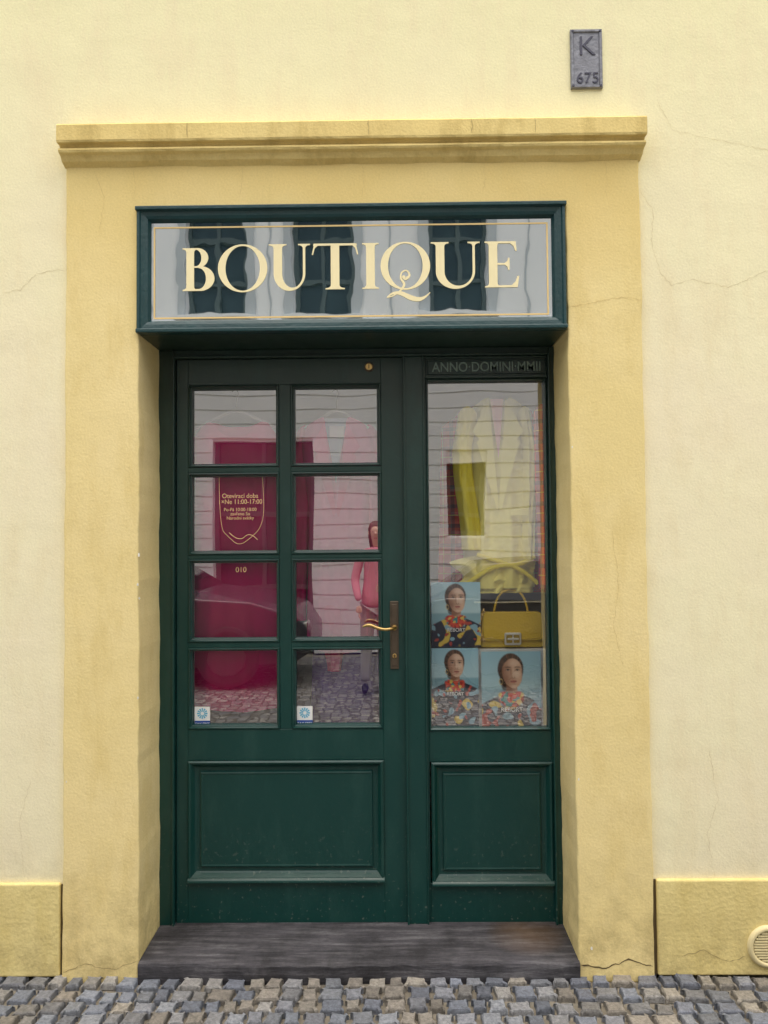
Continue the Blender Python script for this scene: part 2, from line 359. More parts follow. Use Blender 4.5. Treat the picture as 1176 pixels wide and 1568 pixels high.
def ring(cx,cz,a,b,thick,thin):
    strip(arc(cx,cz,a,b,0,360,72),arc(cx,cz,a-thick,b-thin,0,360,72))
ring(-.547,2.579,.092,.090,.028,.006)
def U(xl,xr,zt):
    a=xl+.020;b=xr-.018
    zc=z0+.062
    poly([(a,zc),(a+TH,zc),(a+TH,zt),(a,zt)]);serif(a,a+TH,zt,-1,.018,.016)
    poly([(b-.009,zc),(b,zc),(b,zt),(b-.009,zt)]);serif(b-.009,b,zt,-1,.018,.018)
    strip(arc((a+b)/2,zc,(b-a)/2,.066,180,360),arc((a+TH+b-.009)/2,zc,(b-.009-a-TH)/2,.054,180,360))
U(-.452,-.296,2.668)
def T(xl,xr,zt):
    c=(xl+xr)/2
    stem(c-.016,c+.016,z0,zt,head=False,e=.020)
    poly([(xl+.006,zt),(xr-.006,zt),(xr-.004,zt-.008),(xl+.004,zt-.008)])
    poly([(xl+.008,zt),(xl+.022,zt-.007),(xl+.010,zt-.018),(xl+.004,zt-.042),(xl-.001,zt-.042)])
    poly([(xr-.008,zt),(xr+.001,zt-.042),(xr-.004,zt-.042),(xr-.010,zt-.018),(xr-.022,zt-.007)])
T(-.289,-.118,2.668)
stem(-.088,-.056,z0,2.668,e=.015)
ring(.057,2.581,.092,.090,.028,.006)
def brush(path,ws):
    pts=[];W=[]
    n=len(path)
    for i in range(n-1):
        p0=path[max(i-1,0)];p1=path[i];p2=path[i+1];p3=path[min(i+2,n-1)]
        for j in range(8):
            t=j/8
            q=[.5*((2*p1[k])+(-p0[k]+p2[k])*t+(2*p0[k]-5*p1[k]+4*p2[k]-p3[k])*t*t+(-p0[k]+3*p1[k]-3*p2[k]+p3[k])*t**3) for k in(0,1)]
            pts.append(Vector(q));W.append(ws[i]+(ws[i+1]-ws[i])*t)
    pts.append(Vector(path[-1]));W.append(ws[-1])
    A=[];B=[]
    for i,p in enumerate(pts):
        d=(pts[min(i+1,len(pts)-1)]-pts[max(i-1,0)]).normalized();nn=Vector((-d.y,d.x))
        A.append(p+nn*W[i]/2);B.append(p-nn*W[i]/2)
    strip(A,B)
brush([(.047,2.543),(.058,2.533),(.072,2.545),(.062,2.563),(.044,2.556),(.040,2.535),(.052,2.512),(.040,2.490),(.012,2.470),(-.010,2.463)],[.012,.012,.008,.005,.006,.007,.010,.007,.005,.004])
brush([(-.012,2.463),(.010,2.478),(.040,2.478),(.075,2.462),(.105,2.455),(.130,2.464),(.148,2.480)],[.003,.008,.015,.019,.016,.008,.002])
U(.150,.333,2.668)
stem(.366,.398,z0,2.668,e=.015)
zt=2.668
poly([(.39,zt),(.466,zt),(.470,zt-.036),(.464,zt-.036),(.458,zt-.018),(.446,zt-.008),(.39,zt-.007)])
poly([(.39,z0),(.39,z0+.007),(.450,z0+.008),(.464,z0+.022),(.471,z0+.042),(.478,z0+.042),(.472,z0)])
poly([(.39,2.580),(.39,2.587),(.425,2.587),(.434,2.594),(.437,2.606),(.443,2.606),(.443,2.561),(.437,2.561),(.434,2.573),(.425,2.580)])
me=D.meshes.new('lettering');me.from_pydata(LV,[],LF);me.materials.append(M_cream)
link(D.objects.new('lettering',me),sign)

# ------------------------------------------------------------------ door
door=group('double_door',(-.14,.25,.06))
Y=.25
boxes('door_frame',[(XL-.02,-.875,Y-.018,.33,.05,2.335),(.632,XR+.02,Y-.018,.33,.05,2.335),(-.875,.632,Y-.018,.33,2.306,2.335)],M_green,door,bevel=.004)
boxes('frame_bead',[(-.877,-.868,Y-.028,Y,.055,2.31),(.626,.634,Y-.028,Y,.055,2.31),(-.868,.626,Y-.028,Y,2.300,2.310)],M_green,door,bevel=.003)
E=.013
cols=[(-.806,-.465),(-.392,-.055)]
rows=[(1.876,2.182),(1.524,1.828),(1.175,1.481),(.831,1.128)]
LB=[]
b0=Y;b1=Y+.045
x0,x1=-.866,.050
LB+=[(x0,cols[0][0]-E,b0,b1,.060,2.299),(cols[1][1]+E,x1,b0,b1,.060,2.299),(cols[0][1]+E,cols[1][0]-E,b0,b1,.831-E,2.182+E)]
for a,b in((cols[0][0]-E,cols[0][1]+E),(cols[1][0]-E,cols[1][1]+E)):
    for i in range(3): LB.append((a,b,b0,b1,rows[i+1][1]+E,rows[i][0]-E))
LB.append((cols[0][0]-E,cols[1][1]+E,b0,b1,2.182+E,2.299))
LB.append((cols[0][0]-E,cols[1][1]+E,b0,b1,.695,.831-E))
LB.append((cols[0][0]-E,cols[1][1]+E,b0,b1,.060,.228))
boxes('left_leaf_frame',LB,M_green,door,bevel=.0015,seg=1)
bead=[(0,Y),(.002,Y-.004),(.006,Y-.005),(.009,Y+.002),(.010,Y+.008),(.014,Y+.010),(.017,Y+.030)]
for ca,cb in cols:
    for ra,rb in rows:
        loft('glazing_bead',ca-E,cb+E,ra-E,rb+E,bead,M_green,door)
        mk('pane',[(ca,Y+.028,ra),(cb,Y+.028,ra),(cb,Y+.028,rb),(ca,Y+.028,rb)],[(0,1,2,3)],M_glass,door)
ppr=[(0,Y),(.0,Y-.008),(.006,Y-.012),(.012,Y-.010),(.018,Y-.001),(.024,Y+.008),(.030,Y+.012),(.044,Y+.013),(.047,Y+.006),(.052,Y+.004),(.058,Y+.006)]
loft('left_lower_panel',-.819,-.042,.228,.695,ppr,M_green,door,cap=True)
rx0,rx1=.148,.618
LB=[(.130,rx0-.008,b0,b1,.06,2.299),(rx1+.006,.6285,b0,b1,.06,2.299),(rx0-.008,rx1+.006,b0,b1,2.200+.010,2.299),(rx0-.008,rx1+.006,b0,b1,.685,.815-.008),(rx0-.008,rx1+.006,b0,b1,.060,.212)]
boxes('right_leaf_frame',LB,M_green,door,bevel=.0015,seg=1)
loft('right_glazing_bead',rx0-.008,rx1+.006,.807,2.210,[(0,Y),(.002,Y-.005),(.006,Y-.006),(.009,Y+.004),(.010,Y+.028)],M_green,door)
mk('right_pane',[(rx0,Y+.027,.813),(rx1,Y+.027,.813),(rx1,Y+.027,2.204),(rx0,Y+.027,2.204)],[(0,1,2,3)],M_glass,door)
loft('right_lower_panel',rx0-.002,rx1+.006,.212,.685,ppr,M_green,door,cap=True)
boxes('lintel_trim',[(.138,.627,Y-.012,Y,2.212,2.222),(.138,.627,Y-.010,Y,2.292,2.299),],M_green,door,bevel=.002)
loft('inscription_frame',.146,.624,2.228,2.288,[(0,Y-.001),(.002,Y-.004),(.005,Y-.004),(.006,Y-.001)],M_green,door)
M_gl=simple('inscription_paint',(.17,.24,.20),.4)
text('inscription','ANNO·DOMINI·MMII',.385,Y-.003,2.2395,.055,M_gl,door,ext=.0025,sx=.86,bold=.0004)
boxes('meeting_stile',[(.0505,.1295,Y-.014,Y+.05,.058,2.302)],M_green,door,bevel=.005,seg=3)
boxes('meeting_bead',[(.0475,.0555,Y-.022,Y-.010,.058,2.302),(.1255,.1315,Y-.020,Y-.008,.058,2.302)],M_green,door,bevel=.003)
bf=[(0,1,5,4),(1,2,6,5),(2,3,7,6),(3,0,4,7),(4,5,6,7),(3,2,1,0)]
mk('weather_bar',[(-.82,Y-.020,.222),(-.04,Y-.020,.222),(-.04,Y-.001,.222),(-.82,Y-.001,.222),(-.82,Y-.018,.232),(-.04,Y-.018,.232),(-.04,Y-.001,.246),(-.82,Y-.001,.246)],bf,M_green,door,bevel=.003)
mk('weather_bar',[(.145,Y-.020,.206),(.626,Y-.020,.206),(.626,Y-.001,.206),(.145,Y-.001,.206),(.145,Y-.018,.216),(.626,Y-.018,.216),(.626,Y-.001,.230),(.145,Y-.001,.230)],bf,M_green,door,bevel=.003)
# handle
boxes('handle_plate',[(-.012,.022,Y-.006,Y,1.052,1.322)],M_bronze,door,bevel=.003)
boxes('handle_plate_ridge',[(-.006,.016,Y-.009,Y-.005,1.065,1.31)],M_bronze,door,bevel=.002)
cyl('handle_boss',(.005,Y-.004,1.218),(.005,Y-.028,1.218),.013,M_brass,door,r2=.010)
tube('handle_lever',[(.008,Y-.026,1.218),(-.005,Y-.050,1.218),(-.030,Y-.056,1.214),(-.060,Y-.056,1.220),(-.085,Y-.055,1.232),(-.105,Y-.054,1.233),(-.118,Y-.053,1.226)],.0068,M_brass,door,radii=[1,1,.9,1,1.05,.95,.6])
cyl('lock_cylinder',(.005,Y-.008,1.105),(.005,Y-.013,1.105),.009,M_brass,door)
boxes('keyhole',[(.0035,.0065,Y-.0136,Y-.012,1.098,1.112)],M_black,door)
cyl('top_lock_rose',(-.088,Y+.001,2.262),(-.088,Y-.007,2.262),.020,M_bronze,door)
cyl('top_lock',(-.088,Y-.006,2.262),(-.088,Y-.012,2.262),.014,M_brass,door)
boxes('top_keyhole',[(-.0895,-.0865,Y-.0128,Y-.011,2.254,2.270)],M_black,door)
# stickers on the glass
M_blue=simple('sticker_blue',(.01,.06,.30),.4);M_lb=simple('sticker_lightblue',(.08,.42,.62),.4)
for sx in(-.800,-.388):
    st=group('tax_free_sticker',(sx+.03,.277,.86))
    yy=Y+.0268
    mk('white_part',[(sx,yy,.846),(sx+.062,yy,.846),(sx+.062,yy,.902),(sx,yy,.902)],[(0,1,2,3)],M_white,st)
    mk('blue_part',[(sx,yy,.822),(sx+.062,yy,.822),(sx+.062,yy,.846),(sx,yy,.846)],[(0,1,2,3)],M_blue,st)
    text('caption','TAX FREE',sx+.031,yy-.0006,.829,.014,M_white,st,ext=.0001)
    vv=[];ff=[]
    for k in range(12):
        t=k*math.pi/6;c,s=math.cos(t),math.sin(t);b=len(vv)
        for (r,w) in((.007,-.0014),(.007,.0014),(.021,.0032),(.021,-.0032)):
            vv.append((sx+.031+c*r-s*w,yy-.0006,.875+s*r+c*w))
        ff.append((b,b+1,b+2,b+3))
    mk('starburst',vv,ff,M_lb,st)
# gold opening-hours lettering on the pane
oh=group('opening_hours_lettering',(-.62,.277,1.68))
M_gt=simple('gilt_text',(.92,.55,.30),.5)
yy=Y+.0268
text('hours','Otevírací doba\n1×Ne 11:00-17:00',-.615,yy,1.740,.0265,M_gt,oh,ext=.0002,sx=.92)
text('hours','Po-Pá 10:00-18:00\nzavřeno So\nNárodní svátky',-.615,yy,1.687,.019,M_gt,oh,ext=.0002,sx=.95)
text('number','010',-.612,yy,1.440,.030,M_gt,oh,ext=.0002)
tube('ornament',[(-.700,yy,1.828),(-.700,yy,1.62),(-.66,yy,1.58),(-.62,yy,1.545),(-.57,yy,1.58),(-.530,yy,1.62),(-.515,yy,1.70),(-.525,yy,1.828)],.0010,M_gt,oh)
tube('ornament',[(-.66,yy,1.60),(-.62,yy,1.56),(-.575,yy,1.605),(-.545,yy,1.57)],.0013,M_gt,oh)

# ------------------------------------------------------------------ step
m,nt,b=newmat('weathered_step');L=nt.links.new
b.inputs['Roughness'].default_value=.8
tc=N(nt,'ShaderNodeTexCoord');mp=N(nt,'ShaderNodeMapping');mp.inputs['Scale'].default_value=(.8,8,9);L(tc.outputs['Object'],mp.inputs[0])
n1=N(nt,'ShaderNodeTexNoise');n1.inputs['Scale'].default_value=4;n1.inputs['Detail'].default_value=10;n1.inputs['Roughness'].default_value=.78;L(mp.outputs[0],n1.inputs['Vector'])
r=N(nt,'ShaderNodeValToRGB');e=r.color_ramp.elements;e[0].position=.32;e[0].color=(.016,.016,.019,1);e[1].position=.70;e[1].color=(.13,.128,.135,1)
x=e.new(.5);x.color=(.046,.044,.050,1);L(n1.outputs['Fac'],r.inputs[0])
n2=N(nt,'ShaderNodeTexNoise');n2.inputs['Scale'].default_value=5;n2.inputs['Detail'].default_value=6;L(tc.outputs['Object'],n2.inputs['Vector'])
n7=N(nt,'ShaderNodeTexNoise');n7.inputs['Scale'].default_value=3.5;n7.inputs['Detail'].default_value=8;n7.inputs['Roughness'].default_value=.75;L(tc.outputs['Object'],n7.inputs['Vector'])
r7=N(nt,'ShaderNodeMapRange');r7.inputs[1].default_value=.38;r7.inputs[2].default_value=.62;r7.inputs[3].default_value=.5;r7.inputs[4].default_value=1.7;L(n7.outputs['Fac'],r7.inputs[0])
v7=N(nt,'ShaderNodeVectorMath',operation='SCALE');L(r.outputs[0],v7.inputs[0]);L(r7.outputs[0],v7.inputs[3])
sp=N(nt,'ShaderNodeVectorMath',operation='DISTANCE');sp.inputs[1].default_value=(.50,.16,.06);L(tc.outputs['Object'],sp.inputs[0])
mr=N(nt,'ShaderNodeMapRange');mr.inputs[1].default_value=.16;mr.inputs[2].default_value=.02;mr.inputs[4].default_value=.8;L(sp.outputs['Value'],mr.inputs[0])
mu=N(nt,'ShaderNodeMath',operation='MULTIPLY');L(mr.outputs[0],mu.inputs[0]);L(n2.outputs['Fac'],mu.inputs[1])
mx=N(nt,'ShaderNodeMix',data_type='RGBA');L(mu.outputs[0],mx.inputs[0]);L(v7.outputs[0],mx.inputs[6]);mx.inputs[7].default_value=(.22,.12,.04,1);L(mx.outputs[2],b.inputs['Base Color'])
bp=N(nt,'ShaderNodeBump');bp.inputs['Strength'].default_value=.9;bp.inputs['Distance'].default_value=.008;L(n1.outputs['Fac'],bp.inputs['Height']);L(bp.outputs[0],b.inputs['Normal'])
M_step=m
nxs=90
v=[];f=[]
prof=[(.30,.061),(.20,.061),(.10,.060),(.02,.058),(-.020,.057),(-.030,.053),(-.033,.045),(-.033,.006),(-.030,-.02),(.0,-.02)]
K=len(prof)
for i in range(nxs+1):
    x=-.925+1.581*i/nxs
    for k,(y,z) in enumerate(prof):
        w=.0018*(math.sin(x*6+1)+math.sin(x*17+k*.3)+math.sin(x*41))+random.uniform(-.0012,.0012)
        wear=-.006*math.exp(-((x+.2)/.4)**2) if 2<=k<=5 else 0
        v.append((x,y+w*(k>3),z+wear+w*.5*(3<k<7)))
for i in range(nxs):
    for k in range(K-1): f.append((i*K+k,(i+1)*K+k,(i+1)*K+k+1,i*K+k+1))
f.append(tuple(range(K)));f.append(tuple(nxs*K+k for k in range(K)))
mk('doorstep',v,f,M_step)

# ------------------------------------------------------------------ shop interior
M_inw=simple('interior_wall',(.80,.79,.78),.8)
boxes('shop_interior',[(-2.2,2.2,1.6,1.7,0,3),(-2.3,-2.2,.33,1.7,0,3),(2.2,2.3,.33,1.7,0,3),(-2.2,2.2,.33,1.6,2.75,2.85)],M_inw,house)
boxes('shop_floor',[(-2.2,2.2,.33,1.6,.0,.05)],simple('shop_floor_wood',(.40,.30,.2),.4),house)
boxes('inner_wall_returns',[(-2.2,-.95,.3305,.35,.05,2.75),(.70,2.2,.3305,.35,.05,2.75)],M_white,house)
boxes('window_board',[(.14,.66,.30,.58,.775,.795)],M_white,house,bevel=.003)

def fabric(name,col,sheen=.3,rough=.75,spec=.25): return simple(name,col,rough,var=.08,scale=6,bump=.25,bscale=25,spec=spec)
def interp(T,v):
    for i in range(len(T)-1):
        if v<=T[i+1][0]:
            a=(v-T[i][0])/(T[i+1][0]-T[i][0]); a=a*a*(3-2*a)
            return [T[i][k]+(T[i+1][k]-T[i][k])*a for k in range(1,len(T[i]))]
    return T[-1][1:]
def garment(name,T,ztop,zbot,y0,mat,parent,bulge=.05,fold=.008,kf=5,scoop=0,sw=.2,hem=0,shdrop=.03,ph=0,nu=60,nv=60):
    v=[];f=[]
    for side in(0,1):
        base=len(v)
        for j in range(nv+1):
            vv=j/nv; xl,xr=interp(T,vv)
            for i in range(nu+1):
                u=i/nu
                zt=ztop-scoop*math.exp(-((u-.5)/sw)**4)-shdrop*abs(2*u-1)**2
                if side: zt+=scoop*.6*math.exp(-((u-.5)/sw)**4)
                zb=zbot-hem*math.sin(math.pi*u)
                z=zt+(zb-zt)*vv
                bb=bulge*math.sin(math.pi*u)**.6*(.5+.5*min(1,vv*3))
                fd=fold*(vv**.6)*(math.sin(2*math.pi*kf*u+ph+1.2*math.sin(vv*3+ph))+.5*math.sin(2*math.pi*kf*1.9*u+2*ph+vv*4))
                fd+=fold*.9*noise.noise(Vector((u*5,vv*7,ph)))
                y=y0+(-bb+fd if side==0 else bb*.6+.01)
                v.append((xl+(xr-xl)*u,y,z))
        W=nu+1
        for j in range(nv):
            for i in range(nu): f.append((base+j*W+i,base+j*W+i+1,base+(j+1)*W+i+1,base+(j+1)*W+i))
    return mk(name,v,f,mat,parent,smooth=True)
def hanger(parent,x,y,z,w,mat):
    tube('hanger',[(x-w/2,y,z-.085),(x-w/4,y,z-.045),(x,y,z),(x+w/4,y,z-.045),(x+w/2,y,z-.085)],.006,mat,parent)
    tube('hanger_hook',[(x,y,z),(x,y,z+.04),(x+.012,y,z+.06),(x,y,z+.085),(x-.018,y,z+.07)],.002,M_bronze,parent)
M_mag=fabric('magenta_cloth',(.98,.045,.30))
M_pink=fabric('pink_cloth',(.97,.11,.40))
M_pur=fabric('purple_cloth',(.14,.06,.45))
dr=group('magenta_dress',(-.66,.36,1.5))
garment('dress_body',[(0,-.79,-.505),(.06,-.83,-.47),(.2,-.82,-.465),(.35,-.825,-.46),(1,-.845,-.42)],2.075,.89,.365,M_mag,dr,bulge=.045,fold=.006,kf=3,scoop=.075,sw=.28,hem=.02,shdrop=.02)
hanger(dr,-.648,.365,2.12,.35,M_white)
bz=group('pink_blazer',(-.23,.38,1.6))
garment('blazer_body',[(0,-.36,-.10),(.08,-.375,-.075),(.4,-.35,-.095),(1,-.36,-.085)],2.09,1.13,.385,M_pink,bz,bulge=.05,fold=.006,kf=2.5,scoop=.05,sw=.16,hem=.03,shdrop=.05,ph=1)
garment('sleeve',[(0,-.13,-.06),(.2,-.115,-.03),(1,-.09,-.005)],2.05,1.26,.40,M_pink,bz,bulge=.03,fold=.005,kf=1.5,ph=2,nu=24)
garment('sleeve',[(0,-.40,-.33),(.2,-.43,-.345),(1,-.45,-.365)],2.05,1.23,.41,M_mag,bz,bulge=.03,fold=.005,kf=1.5,ph=3,nu=24)
for s in(1,-1):
    xc=-.23
    vv=[(xc+s*.045,.333,2.06),(xc+s*.10,.329,1.95),(xc+s*.075,.327,1.92),(xc+s*.085,.327,1.91),(xc+s*.01,.324,1.66),(xc+s*.0,.325,1.68)]
    mk('lapel',vv,[(0,1,2,3,4,5)],M_mag,bz)
mk('blouse',[(-.278,.336,2.07),(-.182,.336,2.07),(-.230,.334,1.80)],[(0,1,2)],fabric('grey_blue_cloth',(.45,.50,.62)),bz)
mk('care_label',[(-.255,.320,2.035),(-.193,.320,2.035),(-.193,.320,1.99),(-.255,.320,1.99)],[(0,1,2,3)],M_white,bz)
hanger(bz,-.230,.385,2.12,.27,M_white)
pt=group('purple_trousers',(-.2,.43,1.0))
garment('trousers',[(0,-.34,-.06),(1,-.36,-.01)],1.25,.45,.43,M_pur,pt,bulge=.04,fold=.012,kf=3,ph=2)
ds=group('magenta_scarf',(-.26,.35,1.1))
garment('scarf',[(0,-.31,-.21),(.5,-.29,-.20),(1,-.27,-.215)],1.3,1.03,.345,M_mag,ds,bulge=.02,fold=.005,kf=2,nu=20,nv=20)
ph_=group('magenta_skirt',(-.1,.40,1.2))
garment('skirt',[(0,-.13,-.03),(1,-.14,-.01)],1.50,1.12,.395,M_mag,ph_,bulge=.03,fold=.006,kf=2,nu=20,nv=20)

# tartan
m,nt,b=newmat('tartan_cloth');L=nt.links.new
tc=N(nt,'ShaderNodeTexCoord');sp=N(nt,'ShaderNodeSeparateXYZ');L(tc.outputs['Object'],sp.inputs[0])
b.inputs['Roughness'].default_value=.8
def bands(sock,per,lo,hi,off=0):
    a=N(nt,'ShaderNodeMath',operation='MULTIPLY_ADD');a.inputs[1].default_value=1/per;a.inputs[2].default_value=off;L(sock,a.inputs[0])
    fr=N(nt,'ShaderNodeMath',operation='FRACT');L(a.outputs[0],fr.inputs[0])
    g=N(nt,'ShaderNodeMath',operation='GREATER_THAN');g.inputs[1].default_value=lo;L(fr.outputs[0],g.inputs[0])
    l=N(nt,'ShaderNodeMath',operation='LESS_THAN');l.inputs[1].default_value=hi;L(fr.outputs[0],l.inputs[0])
    mm=N(nt,'ShaderNodeMath',operation='MULTIPLY');L(g.outputs[0],mm.inputs[0]);L(l.outputs[0],mm.inputs[1]);return mm.outputs[0]
def over(prev,fac,col,amt):
    q=N(nt,'ShaderNodeMath',operation='MULTIPLY');q.inputs[1].default_value=amt;L(fac,q.inputs[0])
    mx=N(nt,'ShaderNodeMix',data_type='RGBA');L(q.outputs[0],mx.inputs[0])
    if isinstance(prev,tuple): mx.inputs[6].default_value=prev
    else: L(prev,mx.inputs[6])
    mx.inputs[7].default_value=c4(col);return mx.outputs[2]
r=(.92,.04,.02,1)
for sck in(sp.outputs[0],sp.outputs[2]):
    r=over(r,bands(sck,.085,.0,.20),(.01,.02,.09),.55)
    r=over(r,bands(sck,.085,.62,.67),(.85,.55,.05),.8)
L(r,b.inputs['Base Color']);M_tart=m
tj=group('tartan_coat',(.45,.56,1.7))
garment('coat_body',[(0,.30,.62),(.1,.22,.70),(.5,.21,.72),(1,.20,.73)],2.16,1.33,.56,M_tart,tj,bulge=.05,fold=.010,kf=4,ph=1)
garment('coat_sleeve',[(0,.59,.655),(.3,.592,.665),(1,.60,.675)],2.12,1.36,.345,M_tart,tj,bulge=.025,fold=.004,kf=1.5,ph=1,nu=20)
M_yel=fabric('yellow_cloth',(.90,.76,.06))
M_yel2=fabric('pale_yellow_cloth',(.94,.84,.24))
yj=group('yellow_blazer',(.46,.45,1.8))
garment('blazer_body',[(0,.34,.57),(.08,.295,.595),(.45,.325,.58),(1,.295,.60)],2.17,1.36,.44,M_yel2,yj,bulge=.07,fold=.012,kf=2.5,scoop=.05,sw=.14,shdrop=.05,ph=.5)
garment('sleeve',[(0,.28,.36),(.3,.255,.335),(1,.29,.375)],2.12,1.52,.39,M_yel,yj,bulge=.035,fold=.008,kf=1.5,ph=2,nu=24)
garment('sleeve',[(0,.53,.590),(.3,.55,.605),(1,.54,.595)],2.12,1.48,.40,M_yel2,yj,bulge=.035,fold=.008,kf=1.5,ph=1,nu=24)
for s in(1,-1):
    xc=.442
    mk('lapel',[(xc+s*.035,.366,2.15),(xc+s*.105,.352,2.01),(xc+s*.078,.350,1.98),(xc+s*.088,.350,1.965),(xc+s*.008,.348,1.68),(xc,.350,1.70)],[(0,1,2,3,4,5)],M_yel2,yj,bevel=.002)
mk('top',[(.415,.374,2.15),(.470,.374,2.15),(.444,.360,1.90)],[(0,1,2)],fabric('pink_top',(.85,.45,.48)),yj)
boxes('pocket_flap',[(.49,.565,.350,.358,1.66,1.69)],M_yel2,yj,bevel=.003)
sc=group('pale_yellow_scarf',(.45,.42,1.4))
garment('scarf',[(0,.24,.60),(.5,.30,.59),(1,.20,.59)],1.50,1.34,.41,M_yel2,sc,bulge=.03,fold=.016,kf=3,ph=2)
tube('scarf_end',[(.59,.38,1.49),(.52,.36,1.45),(.44,.36,1.46),(.36,.36,1.42),(.28,.37,1.36)],.010,M_yel,sc)
tube('scarf_end',[(.35,.37,1.50),(.45,.36,1.47),(.55,.36,1.43),(.60,.37,1.38)],.009,M_yel,sc)

# ---- printed portrait posters: soft colour field computed per vertex
m,nt,b=newmat('poster_print');L=nt.links.new
at=N(nt,'ShaderNodeAttribute');at.attribute_name='Col';L(at.outputs['Color'],b.inputs['Base Color']);b.inputs['Roughness'].default_value=.35
M_print=m
def sst(a,b_,x):
    t=max(0,min(1,(x-a)/(b_-a)));return t*t*(3-2*t)
def mixc(a,b_,t): return tuple(a[i]+(b_[i]-a[i])*t for i in range(3))
def ell(u,t,cx,cy,a,b_,soft=.015):
    d=(math.hypot((u-cx)/a,(t-cy)/b_)-1)*min(a,b_)
    return 1-sst(-soft,soft,d)
def portrait(u,t,tb,k):
    nz=lambda s,o=0:noise.noise(Vector((u*s+o+k*3.1,t*s+o,k*1.7)))
    c=mixc((.38,.66,.80),(.58,.82,.90),sst(0,.6,t+.1*nz(3)))
    c=mixc(c,(.22,.45,.55),sst(.60,.66,t)*.8)
    c=mixc(c,(.30,.52,.60),.4*max(0,nz(9,5))*sst(.6,.7,t))
    H1=(.055,.028,.018);H2=(.20,.10,.06)
    hair=max(ell(u,t,.49,.30,.215,.265),ell(u,t,.43,.47,.125,.15),ell(u,t,.40,.56,.07,.10)*.8)
    ang=math.atan2(t-.3,u-.5)
    hc=mixc(H1,H2,max(0,min(1,.35+1.3*noise.noise(Vector((ang*6,math.hypot(u-.5,t-.3)*3,k)))))*(.4+.6*ell(u,t,.56,.14,.16,.12,.08)))
    c=mixc(c,hc,hair)
    wl=.415-.10*sst(.62,.85,t);wr=.600+.10*sst(.64,.85,t)
    nk=sst(wl-.012,wl+.012,u)*(1-sst(wr-.012,wr+.012,u))*sst(.48,.52,t)*(1-sst(.84,.88,t))
    sk=mixc((.34,.155,.09),(.78,.46,.31),sst(.40,.60,u-.12*(1-sst(.6,.72,t))))
    c=mixc(c,sk,nk)
    dx=.512;tt=(t-.33)
    if tt<0: w=.168*math.sqrt(max(0,1-(tt/.235)**2))
    else: w=.168*max(0,1-(tt/.29)**2.6)**.62
    ax=.03*(tt>0)*tt/.3
    d=abs(u-dx-ax)-w
    fm=(1-sst(-.010,.010,d)) if .09<t<.63 else 0
    lx=(u-dx)/.17
    sh=sst(-1.1,.45,lx)
    skin_=mixc((.42,.20,.12),(.88,.56,.40),sh)
    skin_=mixc(skin_,(.98,.76,.60),.75*math.exp(-(((u-.60)/.05)**2+((t-.385)/.06)**2))+.5*math.exp(-(((u-.55)/.08)**2+((t-.20)/.05)**2))+.6*math.exp(-(((u-.535)/.012)**2+((t-.36)/.07)**2))+.4*math.exp(-(((u-.54)/.04)**2+((t-.58)/.02)**2)))
    dark=.45*math.exp(-(((u-.42)/.05)**2+((t-.46)/.07)**2))+.5*math.exp(-(((u-.495)/.016)**2+((t-.35)/.07)**2))+.5*math.exp(-(((u-.535)/.05)**2+((t-.452)/.014)**2))+.3*math.exp(-(((u-.54)/.05)**2+((t-.545)/.012)**2))+.5*sst(.12,.17,abs(u-dx-ax))*(.5 if u>dx else 1)
    for ex in(.445,.605): dark+=.45*math.exp(-(((u-ex)/.045)**2+((t-.298)/.026)**2))
    skin_=mixc(skin_,(.24,.10,.06),min(.85,dark))
    for ex in(.445,.605):
        skin_=mixc(skin_,(.62,.52,.47),.7*math.exp(-(((u-ex)/.030)**4+((t-.314)/.010)**4)))
        skin_=mixc(skin_,(.02,.012,.01),math.exp(-(((u-ex)/.014)**4+((t-.312)/.013)**4)))
        skin_=mixc(skin_,(.03,.015,.01),.95*math.exp(-(((u-ex)/.042)**4+((t-.300-9*(u-ex)**2)/.0065)**2)))
        skin_=mixc(skin_,(.04,.02,.014),.9*math.exp(-(((u-ex)/.052)**4+((t-.262-2.2*(u-ex)**2)/.009)**2)))
    for nx_ in(.515,.556): skin_=mixc(skin_,(.12,.04,.03),.8*math.exp(-(((u-nx_)/.010)**2+((t-.430)/.007)**2)))
    lw=abs(u-.537)
    skin_=mixc(skin_,(.50,.11,.10),.9*(1-sst(.045,.062,lw))*math.exp(-((t-.492-.15*lw)/.012)**2))
    skin_=mixc(skin_,(.62,.20,.17),.9*(1-sst(.038,.055,lw))*math.exp(-((t-.517+.2*lw)/.013)**2))
    skin_=mixc(skin_,(.16,.03,.03),.8*(1-sst(.045,.06,lw))*math.exp(-((t-.504)/.004)**2))
    c=mixc(c,skin_,fm)
    th=.118+4.6*(u-.52)**2
    hl=1-sst(-.014,.014,t-th)
    if hair>.02 and t<.34: c=mixc(c,hc,hl*hair)
    if u<.32: ts=.735+.55*(.32-u)**1.2
    elif u>.68: ts=.735+.55*(u-.68)**1.2
    else: ts=.90
    jm=sst(-.012,.012,t-ts)
    q=nz(4.5,11);q2=nz(6,37);q3=nz(9,71)
    j=(.018,.024,.050)
    j=mixc(j,(.80,.58,.09),sst(.20,.26,q))
    j=mixc(j,(.28,.50,.62),sst(.27,.33,q2))
    j=mixc(j,(.50,.06,.04),sst(.36,.42,q3))
    c=mixc(c,j,jm)
    sm=max(ell(u,t,.50,.80,.20,.13,.02),ell(u,t,.37,.73,.09,.06,.015),ell(u,t,.62,.73,.09,.06,.015))
    if t<.70 and .45<u<.57: sm*=0
    s1=nz(11,20);s2=nz(13,55)
    s=(.80,.08,.04);s=mixc(s,(.38,.02,.015),sst(.05,.25,nz(18,3)))
    s=mixc(s,(.04,.30,.30),sst(.18,.24,s1));s=mixc(s,(.88,.60,.12),sst(.26,.31,s2))
